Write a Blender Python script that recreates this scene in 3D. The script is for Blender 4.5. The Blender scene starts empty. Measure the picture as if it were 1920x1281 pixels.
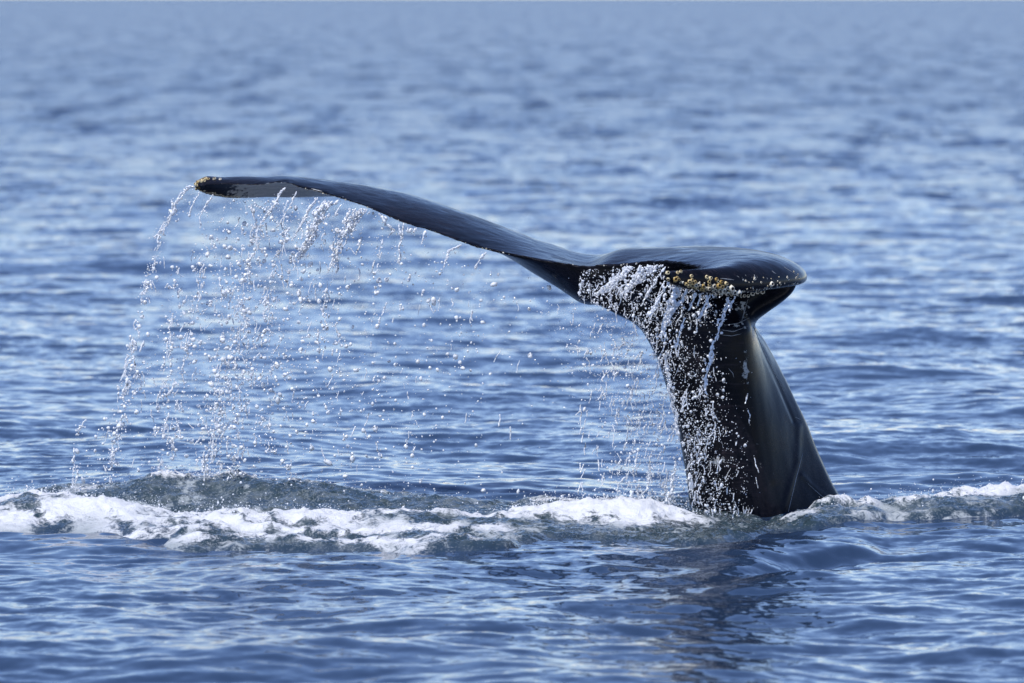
import bpy, bmesh, math, random
import numpy as np
from mathutils import Vector, Matrix
from mathutils.bvhtree import BVHTree

rng = np.random.default_rng(7)
random.seed(7)
S = bpy.context.scene
COL = S.collection

# ------------------------------------------------------------------ camera
CAM = np.array([0.0, -30.0, 2.42])
FPX = 12000.0                      # focal length in pixels of a 1920 px wide frame
HZ = -7.0                          # picture row of the horizon
PITCH = math.atan((640.5 - HZ) / FPX)
cd = bpy.data.cameras.new('camera'); cam = bpy.data.objects.new('camera', cd); COL.objects.link(cam)
cam.location = CAM; cam.rotation_euler = (math.pi / 2 - PITCH, 0, 0)
cd.sensor_width = 36.0; cd.lens = FPX / 1920 * 36; cd.clip_start = 0.5; cd.clip_end = 90000
cd.dof.use_dof = True; cd.dof.focus_distance = 29.4; cd.dof.aperture_fstop = 4.2
S.camera = cam

# ------------------------------------------------------------------ light
SUN_EL, SUN_AZ = math.radians(58), math.radians(212)   # azimuth clockwise from +y
w = bpy.data.worlds.new('World'); S.world = w; w.use_nodes = True
nt = w.node_tree; nt.nodes.clear()
sky = nt.nodes.new('ShaderNodeTexSky'); sky.sky_type = 'NISHITA'; sky.sun_disc = False
sky.sun_elevation = SUN_EL; sky.sun_rotation = SUN_AZ
sky.air_density = 1.0; sky.dust_density = 0.05; sky.ozone_density = 3.0; sky.altitude = 0
bg = nt.nodes.new('ShaderNodeBackground'); bg.inputs['Strength'].default_value = 0.15
tint = nt.nodes.new('ShaderNodeMix'); tint.data_type = 'RGBA'; tint.blend_type = 'MULTIPLY'
tint.inputs[0].default_value = 1.0; tint.inputs[7].default_value = (0.97, 0.98, 1.20, 1)
wo = nt.nodes.new('ShaderNodeOutputWorld')
nt.links.new(sky.outputs[0], tint.inputs[6]); nt.links.new(tint.outputs[2], bg.inputs[0]); nt.links.new(bg.outputs[0], wo.inputs[0])
sd = bpy.data.lights.new('sun', 'SUN'); sd.energy = 4.0; sd.angle = math.radians(0.53); sd.color = (1.0, 0.955, 0.88)
sun = bpy.data.objects.new('sun', sd); COL.objects.link(sun)
sv = Vector((math.sin(SUN_AZ) * math.cos(SUN_EL), math.cos(SUN_AZ) * math.cos(SUN_EL), math.sin(SUN_EL)))
sun.rotation_euler = sv.to_track_quat('Z', 'Y').to_euler(); sun.location = sv * 50

S.view_settings.view_transform = 'Standard'; S.view_settings.look = 'None'
S.view_settings.exposure = 0.0; S.view_settings.gamma = 1.0; S.view_settings.use_curve_mapping = False
S.render.engine = 'CYCLES'; S.cycles.use_denoising = True
S.cycles.max_bounces = 8; S.cycles.transmission_bounces = 8; S.cycles.caustics_refractive = False
S.cycles.sample_clamp_indirect = 4.0

# ------------------------------------------------------------------ helpers
def P(px, py, Y):
    """world point that lies at depth Y and is seen at photograph pixel (px, py)"""
    px = np.asarray(px, float); py = np.asarray(py, float); Y = np.asarray(Y, float)
    a = (px - 960) / FPX; b = (640.5 - py) / FPX
    dy = math.cos(PITCH) + b * math.sin(PITCH); dz = -math.sin(PITCH) + b * math.cos(PITCH)
    t = (Y - CAM[1]) / dy
    return np.stack(np.broadcast_arrays(a * t, Y, CAM[2] + dz * t), -1)

def W(px, py, z=0.0):
    """point of the horizontal plane at height z"""
    b = (640.5 - py) / FPX
    dy = math.cos(PITCH) + b * math.sin(PITCH); dz = -math.sin(PITCH) + b * math.cos(PITCH)
    t = (z - CAM[2]) / dz
    return np.array([(px - 960) / FPX * t, CAM[1] + dy * t, z])

def mesh_np(name, V, F, mats=(), smooth=True):
    """V (n,3), F (m,k) -> linked object"""
    me = bpy.data.meshes.new(name)
    V = np.ascontiguousarray(V, np.float32); F = np.ascontiguousarray(F, np.int32)
    k = F.shape[1]
    me.vertices.add(len(V)); me.vertices.foreach_set('co', V.ravel())
    me.loops.add(F.size); me.loops.foreach_set('vertex_index', F.ravel())
    me.polygons.add(len(F)); me.polygons.foreach_set('loop_start', np.arange(0, F.size, k, dtype=np.int32))
    me.polygons.foreach_set('use_smooth', np.full(len(F), smooth))
    me.update(calc_edges=True)
    for m in mats: me.materials.append(m)
    o = bpy.data.objects.new(name, me); COL.objects.link(o)
    return o

def attr(o, name, vals):
    a = o.data.attributes.new(name, 'FLOAT', 'POINT'); a.data.foreach_set('value', np.ascontiguousarray(vals, np.float32))

def tag(o, label, cat, group=None, kind=None):
    if label: o['label'] = label
    if cat: o['category'] = cat
    if group: o['group'] = group
    if kind: o['kind'] = kind

_tab = rng.random((256, 256)) * 2 - 1
def vnoise(x, y):
    xi = np.floor(x).astype(int); yi = np.floor(y).astype(int); fx = x - xi; fy = y - yi
    fx = fx * fx * fx * (fx * (6 * fx - 15) + 10); fy = fy * fy * fy * (fy * (6 * fy - 15) + 10)
    a = _tab[xi & 255, yi & 255]; b = _tab[(xi + 1) & 255, yi & 255]
    c = _tab[xi & 255, (yi + 1) & 255]; d = _tab[(xi + 1) & 255, (yi + 1) & 255]
    return (a * (1 - fx) + b * fx) * (1 - fy) + (c * (1 - fx) + d * fx) * fy
def fbm(x, y, oct=4, gain=0.5, ridged=False):
    s = 0; a = 1.0; n = 0
    for i in range(oct):
        v = vnoise(x * 2 ** i + 17.3 * i, y * 2 ** i - 9.1 * i)
        s = s + a * ((1 - np.abs(v)) * 2 - 1 if ridged else v); n += a; a *= gain
        x, y = x * 0.8 - y * 0.6, x * 0.6 + y * 0.8
    return s / n
def sst(a, b, x):
    t = np.clip((x - a) / (b - a), 0, 1); return t * t * (3 - 2 * t)
def spline(t, ts, vs):
    """Catmull-Rom through control values at parameters ts"""
    ts = np.asarray(ts, float); vs = np.asarray(vs, float)
    m = np.gradient(vs, ts, axis=0)
    i = np.clip(np.searchsorted(ts, t) - 1, 0, len(ts) - 2)
    h = ts[i + 1] - ts[i]; u = (t - ts[i]) / h
    if vs.ndim > 1: u = u[:, None]; h = h[:, None]
    return ((2*u**3 - 3*u**2 + 1) * vs[i] + (u**3 - 2*u**2 + u) * h * m[i] + (-2*u**3 + 3*u**2) * vs[i+1] + (u**3 - u**2) * h * m[i+1])

class NT:
    def __init__(s, name):
        s.m = bpy.data.materials.new(name); s.m.use_nodes = True; s.t = s.m.node_tree; s.t.nodes.clear()
        s.out = s.n('ShaderNodeOutputMaterial')
    def n(s, typ, props=None, **ins):
        nd = s.t.nodes.new(typ)
        for k, v in (props or {}).items(): setattr(nd, k, v)
        for k, v in ins.items():
            key = k.replace('_', ' ')
            if k[0] == 'i' and k[1:].isdigit(): sock = nd.inputs[int(k[1:])]
            else: sock = nd.inputs[key]
            if isinstance(v, bpy.types.NodeSocket): s.t.links.new(v, sock)
            else: sock.default_value = v
        return nd
    def math(s, op, a, b=0.0, c=None):
        ins = dict(i0=a, i1=b)
        if c is not None: ins['i2'] = c
        return s.n('ShaderNodeMath', {'operation': op}, **ins).outputs[0]
    def vmath(s, op, a, b=(0, 0, 0)):
        return s.n('ShaderNodeVectorMath', {'operation': op}, i0=a, i1=b).outputs[0]
    def mixc(s, f, a, b):
        return s.n('ShaderNodeMix', {'data_type': 'RGBA'}, i0=f, i6=a, i7=b).outputs[2]
    def mixf(s, f, a, b):
        return s.n('ShaderNodeMix', {'data_type': 'FLOAT'}, i0=f, i2=a, i3=b).outputs[0]
    def attr(s, name): return s.n('ShaderNodeAttribute', {'attribute_name': name}).outputs['Fac']
    def pos(s): return s.n('ShaderNodeTexCoord').outputs['Object']
    def mapr(s, v, a, b, c=0.0, d=1.0):
        return s.n('ShaderNodeMapRange', {'interpolation_type': 'SMOOTHSTEP'}, i0=v, i1=a, i2=b, i3=c, i4=d).outputs[0]
    def noise(s, vec, scale, detail=3.0, rough=0.5, sc=(1, 1, 1), out=0, dist=0.0):
        v = s.n('ShaderNodeMapping', i0=vec, Scale=sc).outputs[0] if sc != (1, 1, 1) else vec
        return s.n('ShaderNodeTexNoise', Vector=v, Scale=scale, Detail=detail, Roughness=rough, Distortion=dist).outputs[out]

# ------------------------------------------------------------------ materials
def mat_sea(name, churned):
    t = NT(name); p = t.pos()
    geo = t.n('ShaderNodeNewGeometry').outputs['Normal']
    # slopes of the small ripples, added to the surface normal
    n1 = t.noise(p, 1.3, 2.0, 0.5, (1.0, 0.8, 1), 1)
    n2 = t.noise(p, 6.0, 3.0, 0.55, (1.0, 0.7, 1), 1)
    n3 = t.noise(p, 26.0, 2.0, 0.5, (0.7, 0.7, 1), 1)
    far = t.attr('far')
    def sl(n, amp):
        v = t.vmath('SUBTRACT', n, (0.5, 0.5, 0.5))
        v = t.vmath('MULTIPLY', v, (1, 1, 0))
        m = t.n('ShaderNodeVectorMath', {'operation': 'SCALE'}, i0=v); 
        if isinstance(amp, bpy.types.NodeSocket): t.t.links.new(amp, m.inputs[3])
        else: m.inputs[3].default_value = amp
        return m.outputs[0]
    patch = t.mapr(t.noise(p, 0.35, 2.0, 0.5, (1, 0.5, 1)), 0.35, 0.65, 0.45, 1.25)
    v = t.vmath('ADD', sl(n1, t.mixf(far, 0.05, 1.0)), sl(n2, t.math('MULTIPLY', patch, t.mixf(far, 0.30, 1.35))))
    a3 = t.math('MULTIPLY', patch, 0.20)
    if churned:
        a3 = t.mixf(t.attr('churn'), a3, 0.55)
    nf = t.noise(p, 0.7, 4.0, 0.6, (1.0, 0.10, 1.0))
    v = t.vmath('ADD', v, t.n('ShaderNodeCombineXYZ', i1=t.math('MULTIPLY', t.math('MULTIPLY', t.math('SUBTRACT', 0.5, nf), 1.1), far)).outputs[0])
    v = t.vmath('ADD', v, sl(n3, a3))
    if churned:
        n4 = t.noise(p, 75.0, 3.0, 0.6, (1, 1, 1), 1)
        v = t.vmath('ADD', v, sl(n4, t.math('MULTIPLY', t.attr('churn'), 0.9)))
    nrm = t.vmath('NORMALIZE', t.vmath('ADD', geo, v))
    deep = (0.021, 0.041, 0.082, 1)
    col = deep
    rough = t.mixf(far, 0.05, 0.22)
    if churned:
        ch = t.attr('churn')
        air = t.mapr(t.noise(p, 9.0, 5.0, 0.65, (1, .6, 1)), 0.45, 0.75)
        grey = t.mixc(air, (0.028, 0.048, 0.060, 1), (0.13, 0.155, 0.16, 1))
        col = t.mixc(ch, deep, grey)
        rough = t.mixf(ch, 0.05, 0.12)
    b = t.n('ShaderNodeBsdfPrincipled', Base_Color=col, Roughness=rough, IOR=1.34, Normal=nrm)
    sh = b.outputs[0]
    if churned:
        fo = t.attr('foam')
        fn = t.noise(p, 20.0, 6.0, 0.72, (0.75, 0.55, 1.0), 0, 1.1)
        fn2 = t.noise(p, 110.0, 3.0, 0.6)
        mask = t.mapr(t.math('ADD', t.math('ADD', t.math('ADD', t.math('MULTIPLY', fo, 1.0), t.math('MULTIPLY', t.math('SUBTRACT', fn, 0.5), 1.9)), t.math('MULTIPLY', t.math('SUBTRACT', t.noise(p, 5.0, 3.0, .55, (1, .4, 1), 0, 0.8), 0.5), 2.6)),
                             t.math('MULTIPLY', t.math('SUBTRACT', fn2, 0.5), 0.6)), 0.32, 0.80)
        sp = t.mapr(t.math('ADD', t.noise(p, 95.0, 2.0, 0.6, (1, .55, 1)), t.math('MULTIPLY', t.math('SUBTRACT', t.noise(p, 8.0, 3.0, .6, (1, .5, 1)), .5), .5)), 0.56, 0.64)
        mask = t.math('MAXIMUM', mask, t.math('MULTIPLY', t.math('MULTIPLY', sp, t.attr('churn')), 0.28))
        bmp = t.n('ShaderNodeBump', Strength=0.8, Distance=0.02, Height=t.math('ADD', fn, t.math('MULTIPLY', fn2, 0.4)))
        fcol = t.mixc(t.mapr(t.math('ADD', fo, t.math('MULTIPLY', fn, .5)), 0.55, 1.05), (0.36, 0.40, 0.42, 1), (0.74, 0.75, 0.77, 1))
        f = t.n('ShaderNodeBsdfPrincipled', Base_Color=fcol, Roughness=0.65, Normal=bmp.outputs[0])
        f.inputs['Subsurface Weight'].default_value = 0.0
        sh = t.n('ShaderNodeMixShader', i0=mask, i1=sh, i2=f.outputs[0]).outputs[0]
    t.t.links.new(sh, t.out.inputs[0])
    return t.m

def mat_skin():
    t = NT('wet_whale_skin'); p = t.pos()
    st = t.noise(t.n('ShaderNodeMapping', i0=p, Rotation=(0, math.radians(-14), math.radians(-32)), Scale=(1.0, 14, 14)).outputs[0], 4.0, 6.0, 0.65)
    big = t.noise(p, 2.2, 4.0, 0.6)
    base = t.mixc(t.mapr(big, 0.35, 0.7), (0.003, 0.0035, 0.006, 1), (0.009, 0.009, 0.014, 1))
    base = t.mixc(t.mapr(st, 0.52, 0.75, 0, 0.6), base, (0.036, 0.027, 0.033, 1))
    mk = t.attr('mark')
    mn = t.noise(p, 34.0, 5.0, 0.7, (1, 1, 1))
    mask = t.mapr(t.math('ADD', mk, t.math('MULTIPLY', t.math('SUBTRACT', mn, 0.5), 1.6)), 0.55, 0.68)
    pale = t.mixc(t.noise(p, 60.0, 3.0), (0.30, 0.31, 0.31, 1), (0.55, 0.55, 0.52, 1))
    base = t.mixc(mask, base, pale)
    fine = t.noise(p, 180.0, 2.0, 0.5)
    rough = t.mixf(t.mapr(st, 0.3, 0.75), 0.12, 0.28)
    rough = t.math('ADD', rough, t.mapr(big, 0.5, 0.56, 0.0, 0.10))
    bmp = t.n('ShaderNodeBump', Strength=0.16, Distance=0.003, Height=t.math('ADD', st, t.math('MULTIPLY', fine, 0.08)))
    b = t.n('ShaderNodeBsdfPrincipled', Base_Color=base, Roughness=rough, IOR=1.45, Normal=bmp.outputs[0])
    b.inputs['Coat Weight'].default_value = 0.05; b.inputs['Specular IOR Level'].default_value = 0.11; b.inputs['Coat Roughness'].default_value = 0.08; b.inputs['Coat IOR'].default_value = 1.33
    t.t.links.new(b.outputs[0], t.out.inputs[0]); return t.m

def mat_barnacle(name, a, bcol):
    t = NT(name); p = t.pos()
    rd = t.n('ShaderNodeObjectInfo').outputs['Random']
    r = t.noise(p, 2.5, 3.0, 0.6)
    col = t.mixc(t.mapr(t.math('ADD', t.math('MULTIPLY', rd, .6), t.math('MULTIPLY', r, .6)), 0.3, 0.9), a, bcol)
    bm_ = t.n('ShaderNodeBump', Strength=0.5, Distance=0.003, Height=t.noise(p, 9.0, 3.0, 0.6))
    b = t.n('ShaderNodeBsdfPrincipled', Base_Color=col, Roughness=0.45, Normal=bm_.outputs[0])
    t.t.links.new(b.outputs[0], t.out.inputs[0]); return t.m

def mat_plain(name, col, rough=0.5):
    t = NT(name); p = t.pos()
    c = t.mixc(t.noise(p, 40, 3.0), tuple(x * .7 for x in col[:3]) + (1,), col)
    b = t.n('ShaderNodeBsdfPrincipled', Base_Color=c, Roughness=rough)
    t.t.links.new(b.outputs[0], t.out.inputs[0]); return t.m

def mat_drop(name, white):
    t = NT(name); p = t.pos()
    g = t.n('ShaderNodeBsdfPrincipled', Base_Color=(1, 1, 1, 1), Roughness=0.02, IOR=1.33)
    g.inputs['Transmission Weight'].default_value = 1.0
    d = t.n('ShaderNodeBsdfPrincipled', Base_Color=(0.88, 0.90, 0.93, 1), Roughness=0.12, IOR=1.6)
    f = t.mapr(t.noise(p, 60.0, 2.0, 0.5), 0.62 - white * 0.45, 0.85 - white * 0.45)
    tr = t.n('ShaderNodeBsdfTranslucent', Color=(0.92, 0.94, 0.97, 1))
    d = t.n('ShaderNodeMixShader', i0=0.12, i1=d.outputs[0], i2=tr.outputs[0])
    m = t.n('ShaderNodeMixShader', i0=f, i1=g.outputs[0], i2=d.outputs[0])
    t.t.links.new(m.outputs[0], t.out.inputs[0]); return t.m

M_SEA = mat_sea('open_sea', False); M_CHURN = mat_sea('churned_sea', True)
M_SKIN = mat_skin()
M_BY = mat_barnacle('yellow_barnacle', (0.42, 0.27, 0.07, 1), (0.78, 0.66, 0.40, 1))
M_BW = mat_barnacle('pale_barnacle', (0.55, 0.48, 0.34, 1), (0.82, 0.78, 0.66, 1))
M_HOLE = mat_plain('barnacle_opening', (0.05, 0.03, 0.02, 1), 0.6)
M_SCAR = mat_plain('pale_scar', (0.34, 0.35, 0.36, 1), 0.4)
M_DROP = mat_drop('falling_water', 0.8); M_SPRAY = mat_drop('fine_spray', 0.75); M_STREAM = mat_drop('pouring_water', 0.95)

# ------------------------------------------------------------------ sea surface
def fft_tile(L, N, lam_pk, lam_min, slope, head, spread, seed, up=2):
    r = np.random.default_rng(seed)
    k1 = np.fft.fftfreq(N, L / N) * 2 * np.pi
    kx, ky = np.meshgrid(k1, k1, indexing='ij'); k = np.hypot(kx, ky); k[0, 0] = 1
    kp = 2 * np.pi / lam_pk; km = 2 * np.pi / lam_min
    c = (kx * math.cos(head) + ky * math.sin(head)) / k
    amp = k ** -2.0 * np.exp(-0.6 * (kp / k) ** 2) * np.exp(-(k / km) ** 2) * (spread + (1 - spread) * np.abs(c) ** 2)
    amp[0, 0] = 0
    h = amp * (r.normal(size=k.shape) + 1j * r.normal(size=k.shape))
    H = np.fft.ifft2(h).real
    gy = np.fft.ifft2(1j * ky * np.fft.fft2(H)).real
    s = slope / gy.std(); hk = np.fft.fft2(H) * s
    def big(spec):
        sp = np.fft.fftshift(spec); M = N * up; o = (M - N) // 2
        z = np.zeros((M, M), complex); z[o:o + N, o:o + N] = sp
        return (np.fft.ifft2(np.fft.ifftshift(z)) * up * up).real.astype(np.float32)
    return (L, N * up, big(hk), big(-1j * kx / k * hk), big(-1j * ky / k * hk))
def samp(T, idx, x, y, rot):
    L, M = T[0], T[1]; A = T[idx]
    u = (x * math.cos(rot) - y * math.sin(rot)) / L * M; v = (x * math.sin(rot) + y * math.cos(rot)) / L * M
    ui = np.floor(u).astype(np.int64); vi = np.floor(v).astype(np.int64); fu = (u - ui).astype(np.float32); fv = (v - vi).astype(np.float32)
    u0 = ui % M; u1 = (ui + 1) % M; v0 = vi % M; v1 = (vi + 1) % M
    return (A[u0, v0] * (1 - fu) + A[u1, v0] * fu) * (1 - fv) + (A[u0, v1] * (1 - fu) + A[u1, v1] * fu) * fv
TA = fft_tile(41.0, 1024, 4.0, 0.6, 0.040, 1.25, 0.55, 3, 1)
TB = fft_tile(11.3, 512, 0.62, 0.07, 0.080, 1.70, 0.4, 5, 2)
ROTB = 0.4
def base_waves(x, y, chop=0.5):
    d = np.hypot(x, y - CAM[1])
    fb = 1 - sst(150, 500, d); fa = 1 - sst(700, 2500, d)
    za = samp(TA, 2, x, y, 0.0) * fa; zb = samp(TB, 2, x, y, ROTB) * fb
    z = za + zb
    dx = (samp(TA, 3, x, y, 0.0) * fa + samp(TB, 3, x, y, ROTB) * fb) * chop
    dy = (samp(TA, 4, x, y, 0.0) * fa + samp(TB, 4, x, y, ROTB) * fb) * chop
    return z, dx, dy

def seg(x, y, a, b, wx, wy):
    """soft ridge from a to b with half width wy (across, in y) and end softness wx"""
    ax, ay = a[0], a[1]; bx, by = b[0], b[1]
    L2 = (bx - ax) ** 2 + (by - ay) ** 2 + 1e-9
    t = np.clip(((x - ax) * (bx - ax) + (y - ay) * (by - ay)) / L2, 0, 1)
    qx = x - ax - t * (bx - ax); qy = y - ay - t * (by - ay)
    return np.exp(-(qx / wx) ** 2 - (qy / wy) ** 2)

def Wxy(px, py): return W(px, py)[:2]
# local humps: (pixel a, pixel b, end softness, half width, height)
HUMPS = [((1535, 978), (1590, 976), .07, .14, .04),
    ((300, 942), (430, 941), .12, .16, .045),
    ((250, 950), (560, 948), .28, .36, .062), ((600, 948), (800, 950), .25, .22, .025),
    ((80, 985), (250, 985), .22, .28, .085), ((-60, 980), (60, 975), .3, .3, .05),
    ((420, 995), (880, 1000), .3, .25, .045),
    ((1000, 985), (1200, 985), .16, .30, .075),
    ((1510, 985), (1600, 985), .12, .22, .035),
    ((1760, 975), (2050, 962), .22, .28, .035), ((1850, 950), (2050, 945), .3, .5, .04),
    ((1620, 925), (1850, 915), .3, .35, .045),
]
def local_humps(x, y):
    z = np.zeros_like(x)
    m = (np.abs(x) < 4.5) & (np.abs(y) < 5)
    xx, yy = x[m], y[m]
    xx = xx + 0.05 * vnoise(xx * 3, yy * 3); yy = yy + 0.12 * vnoise(xx * 2.2 + 5, yy * 2)
    s = 0
    for a, b, wx, wy, h in HUMPS: s = s + h * seg(xx, yy, Wxy(*a), Wxy(*b), wx, wy)
    s = s - 0.03 * seg(xx, yy, Wxy(1330, 1075), Wxy(1520, 1050), .2, .3)
    ca = Wxy(1340, 1070); cb = Wxy(1600, 1030)          # smooth slab of water shouldered up in front of the stock
    yc = ca[1] + (xx - ca[0]) / (cb[0] - ca[0]) * (cb[1] - ca[1]) + .1 * vnoise(xx * 4, xx * 0); u = yy - yc
    s = s + .055 * np.exp(-((xx - 1.22) / .40) ** 4) * np.where(u > 0, np.exp(-(u / 1.1) ** 2), np.exp(-(u / .17) ** 2))
    z[m] = s
    return z
# churn / foam areas: (pixel a, pixel b, end softness, half width, strength)
CHURN = [((430, 1020), (870, 1026), .2, .36, .8), ((-250, 972), (400, 978), .3, .66, 1.25), ((350, 982), (900, 992), .3, .80, 1.25), ((150, 948), (760, 955), .3, .48, 1.1), ((850, 985), (1290, 985), .3, .75, 1.2), ((820, 955), (1250, 955), .3, .28, .8),
         ((1500, 985), (1600, 980), .14, .28, .9), ((1700, 972), (2150, 958), .2, .30, 1.0), ((1280, 985), (1400, 985), .15, .22, .7), ((1050, 1030), (1380, 1045), .3, .7, .17)]
FOAM = [((1520, 972), (1625, 972), .06, .2, .85), ((290, 936), (420, 934), .12, .22, 1.0), ((285, 942), (440, 940), .12, .26, 1.15), ((420, 1024), (860, 1030), .2, .2, .72), ((500, 1012), (900, 1014), .2, .14, .8),
        ((-150, 965), (60, 960), .15, .3, .85), ((60, 972), (260, 978), .2, .5, 1.2), ((-150, 1000), (200, 990), .2, .3, .95),
        ((290, 925), (420, 922), .12, .35, .75), ((150, 940), (600, 940), .2, .35, .52), ((560, 945), (1000, 945), .2, .35, .36),
        ((240, 985), (440, 995), .2, .35, .8), ((360, 975), (640, 980), .18, .22, .85),
        ((430, 1003), (640, 996), .18, .30, 1.0), ((600, 982), (920, 990), .18, .26, 1.1), ((660, 1010), (820, 1008), .14, .18, .95),
        ((20, 1014), (450, 1012), .2, .12, .75), ((400, 1020), (780, 1035), .18, .22, .75), ((700, 1025), (920, 1025), .15, .35, .45),
        ((200, 1000), (750, 1008), .2, .5, .66), ((-150, 985), (300, 1000), .2, .5, .6),
        ((985, 985), (1230, 985), .18, .45, 1.1), ((1030, 955), (1150, 955), .12, .3, .8), ((1180, 990), (1300, 985), .12, .2, .8),
        ((1480, 985), (1610, 978), .07, .22, .58), ((1600, 987), (1690, 987), .08, .06, .5), ((1690, 973), (1790, 966), .1, .12, .7),
        ((1770, 962), (2050, 945), .12, .17, 1.05), ((1690, 990), (1990, 985), .2, .5, .46), ((1720, 1015), (1780, 1012), .1, .12, .6)]
def fields(x, y):
    xx = x + 0.10 * fbm(x * 2.3, y * 1.6, 3); yy = y + 0.22 * fbm(x * 1.9 + 9, y * 1.5 + 4, 3)
    c = 0; f = 0
    for a, b, wx, wy, s in CHURN: c = np.maximum(c, s * seg(xx, yy, Wxy(*a), Wxy(*b), wx, wy))
    for a, b, wx, wy, s in FOAM: f = np.maximum(f, s * seg(xx, yy, Wxy(*a), Wxy(*b), wx, wy))
    return np.clip(c, 0, 1.2), f

def build_sea():
    d0, dd, dr = 16.0, 0.027, 31.0
    rows = [d0]
    while rows[-1] < 620: rows.append(rows[-1] + (dd if rows[-1] < dr else dd * (rows[-1] / dr) ** 2))
    while rows[-1] < 40000: rows.append(rows[-1] * 1.07)
    rows = np.array(rows)
    inner = np.linspace(-0.092, 0.092, 400)
    side = 0.092 * 1.14 ** np.arange(1, 34); side = side[side < 4]
    ta = np.concatenate([-side[::-1], inner, side])
    D, T = np.meshgrid(rows, ta, indexing='ij')
    x = (D * T).ravel(); y = (D + CAM[1]).ravel()
    z, dx, dy = base_waves(x, y)
    near = 1 - sst(4.0, 6.0, np.maximum(np.abs(x), np.abs(y)))
    z = z + local_humps(x, y) * near
    V = np.stack([x + dx, y + dy, z], -1)
    nr, nc = D.shape; i = np.arange(nr * nc).reshape(nr, nc)
    F = np.stack([i[:-1, :-1], i[:-1, 1:], i[1:, 1:], i[1:, :-1]], -1).reshape(-1, 4)
    # a coarse apron behind the camera side so that the sheet has no edge nearby
    o = mesh_np('sea', V, F, [M_SEA])
    attr(o, 'far', sst(math.log(38), math.log(200), np.log(D.ravel())))
    tag(o, 'open blue sea with small ripples stretching to the hazy horizon', None, kind='structure')
    # the part of the sea round and behind the viewpoint
    xs = np.linspace(-60, 60, 240); ys = np.linspace(-90, -14.2, 150)
    X, Y = np.meshgrid(xs, ys, indexing='ij'); X = X.ravel(); Y = Y.ravel()
    zb, bx, by = base_waves(X, Y, 0.5)
    j = np.arange(240 * 150).reshape(240, 150)
    Fb = np.stack([j[:-1, :-1], j[1:, :-1], j[1:, 1:], j[:-1, 1:]], -1).reshape(-1, 4)
    b = mesh_np('sea', np.stack([X, Y, zb * (1 - sst(-15.5, -14.4, Y)) - 0.05], -1), Fb, [M_SEA])
    tag(b, 'open blue sea around the viewpoint', None, kind='structure')
    attr(b, 'far', np.zeros(len(X)))
build_sea()

def sea_height(x, y):
    """undisplaced-position height (good enough for placing things)"""
    x = np.atleast_1d(np.asarray(x, float)); y = np.atleast_1d(np.asarray(y, float))
    z, dx, dy = base_waves(x, y); z2, _, _ = base_waves(x - dx, y - dy)
    return z2 + local_humps(x - dx, y - dy)

def build_foam():
    dx_, dy_ = 0.0095, 0.0135
    xs = np.arange(-3.3, 3.3, dx_); ys = np.arange(-2.6, 2.9, dy_)
    X, Y = np.meshgrid(xs, ys, indexing='ij'); sh = X.shape; x = X.ravel(); y = Y.ravel()
    c, f = fields(x, y)
    edge = 1 - sst(2.9, 3.25, np.abs(x))
    c = c * edge; f = f * edge
    z, dx, dy = base_waves(x, y)
    z = z + local_humps(x, y)
    rough = fbm(x * 7, y * 5, 5, 0.62, True)
    bil = np.abs(fbm(x * 9 + 3, y * 7, 4, 0.55))
    cl = sst(0.08, 0.36, c); fl = sst(0.35, 0.95, f)
    shred = fbm(x * 24, y * 11, 3, .6)
    lump = np.abs(fbm(x * 4.1, y * 3.3 + 7, 4, 0.6))
    z = z + cl * 0.022 + cl * 0.022 * rough + cl * 0.02 * (fbm(x * 2.7, y * 2.1, 3)) + fl * (0.010 + 0.034 * lump + 0.016 * bil + 0.010 * shred)
    z = z - 0.035 * (1 - sst(0.05, 0.3, c))
    V = np.stack([x + dx * (1 - 0.5 * cl), y + dy * (1 - 0.5 * cl), z], -1)
    i = np.arange(x.size).reshape(sh)
    F = np.stack([i[:-1, :-1], i[1:, :-1], i[1:, 1:], i[:-1, 1:]], -1).reshape(-1, 4)
    keep = c[F].max(1) > 0.045
    F = F[keep]
    used = np.unique(F); re = np.full(x.size, -1); re[used] = np.arange(len(used))
    o = mesh_np('sea_foam', V[used], re[F], [M_CHURN])
    attr(o, 'churn', np.clip(cl[used], 0, 1)); attr(o, 'foam', f[used]); attr(o, 'far', np.zeros(len(used)))
    tag(o, 'band of white foam and grey churned water around the whale', 'sea foam', kind='stuff')
    return V[used], f[used], c[used]
FV, FF, FC = build_foam()

# ------------------------------------------------------------------ the whale's tail
# left fluke: x pixel of the section, trailing edge (py, depth), crest py, leading edge (py, depth), thickness
LF = np.array([
    # px    Tpy   TY    crest Lpy   LY    thick
    [366.,  352,  .60,  345,  353,  .66,  .020],
    [372.,  350,  .57,  339,  358,  .72,  .026],
    [385.,  348,  .53,  334,  364,  .78,  .030],
    [410.,  347,  .48,  336,  369,  .84,  .032],
    [450.,  349,  .43,  335,  371,  .92,  .034],
    [500.,  347,  .40,  334,  369,  1.00, .038],
    [530.,  343,  .36,  333,  369,  1.04, .042],
    [565.,  353,  .34,  334,  369,  1.07, .046],
    [600.,  362,  .31,  336,  367,  1.09, .050],
    [650.,  377,  .27,  341,  365,  1.10, .056],
    [700.,  394,  .23,  349,  367,  1.10, .062],
    [750.,  416,  .19,  360,  375,  1.08, .068],
    [800.,  432,  .15,  374,  388,  1.05, .076],
    [850.,  449,  .10,  391,  405,  1.02, .086],
    [900.,  465,  .05,  409,  423,  .98,  .096],
    [950.,  476,  .00,  428,  441,  .93,  .106],
    [1000., 485, -.05,  448,  459,  .88,  .118],
    [1050., 493, -.10,  465,  474,  .83,  .130],
    [1100., 499, -.14,  480,  488,  .78,  .145],
])
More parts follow.
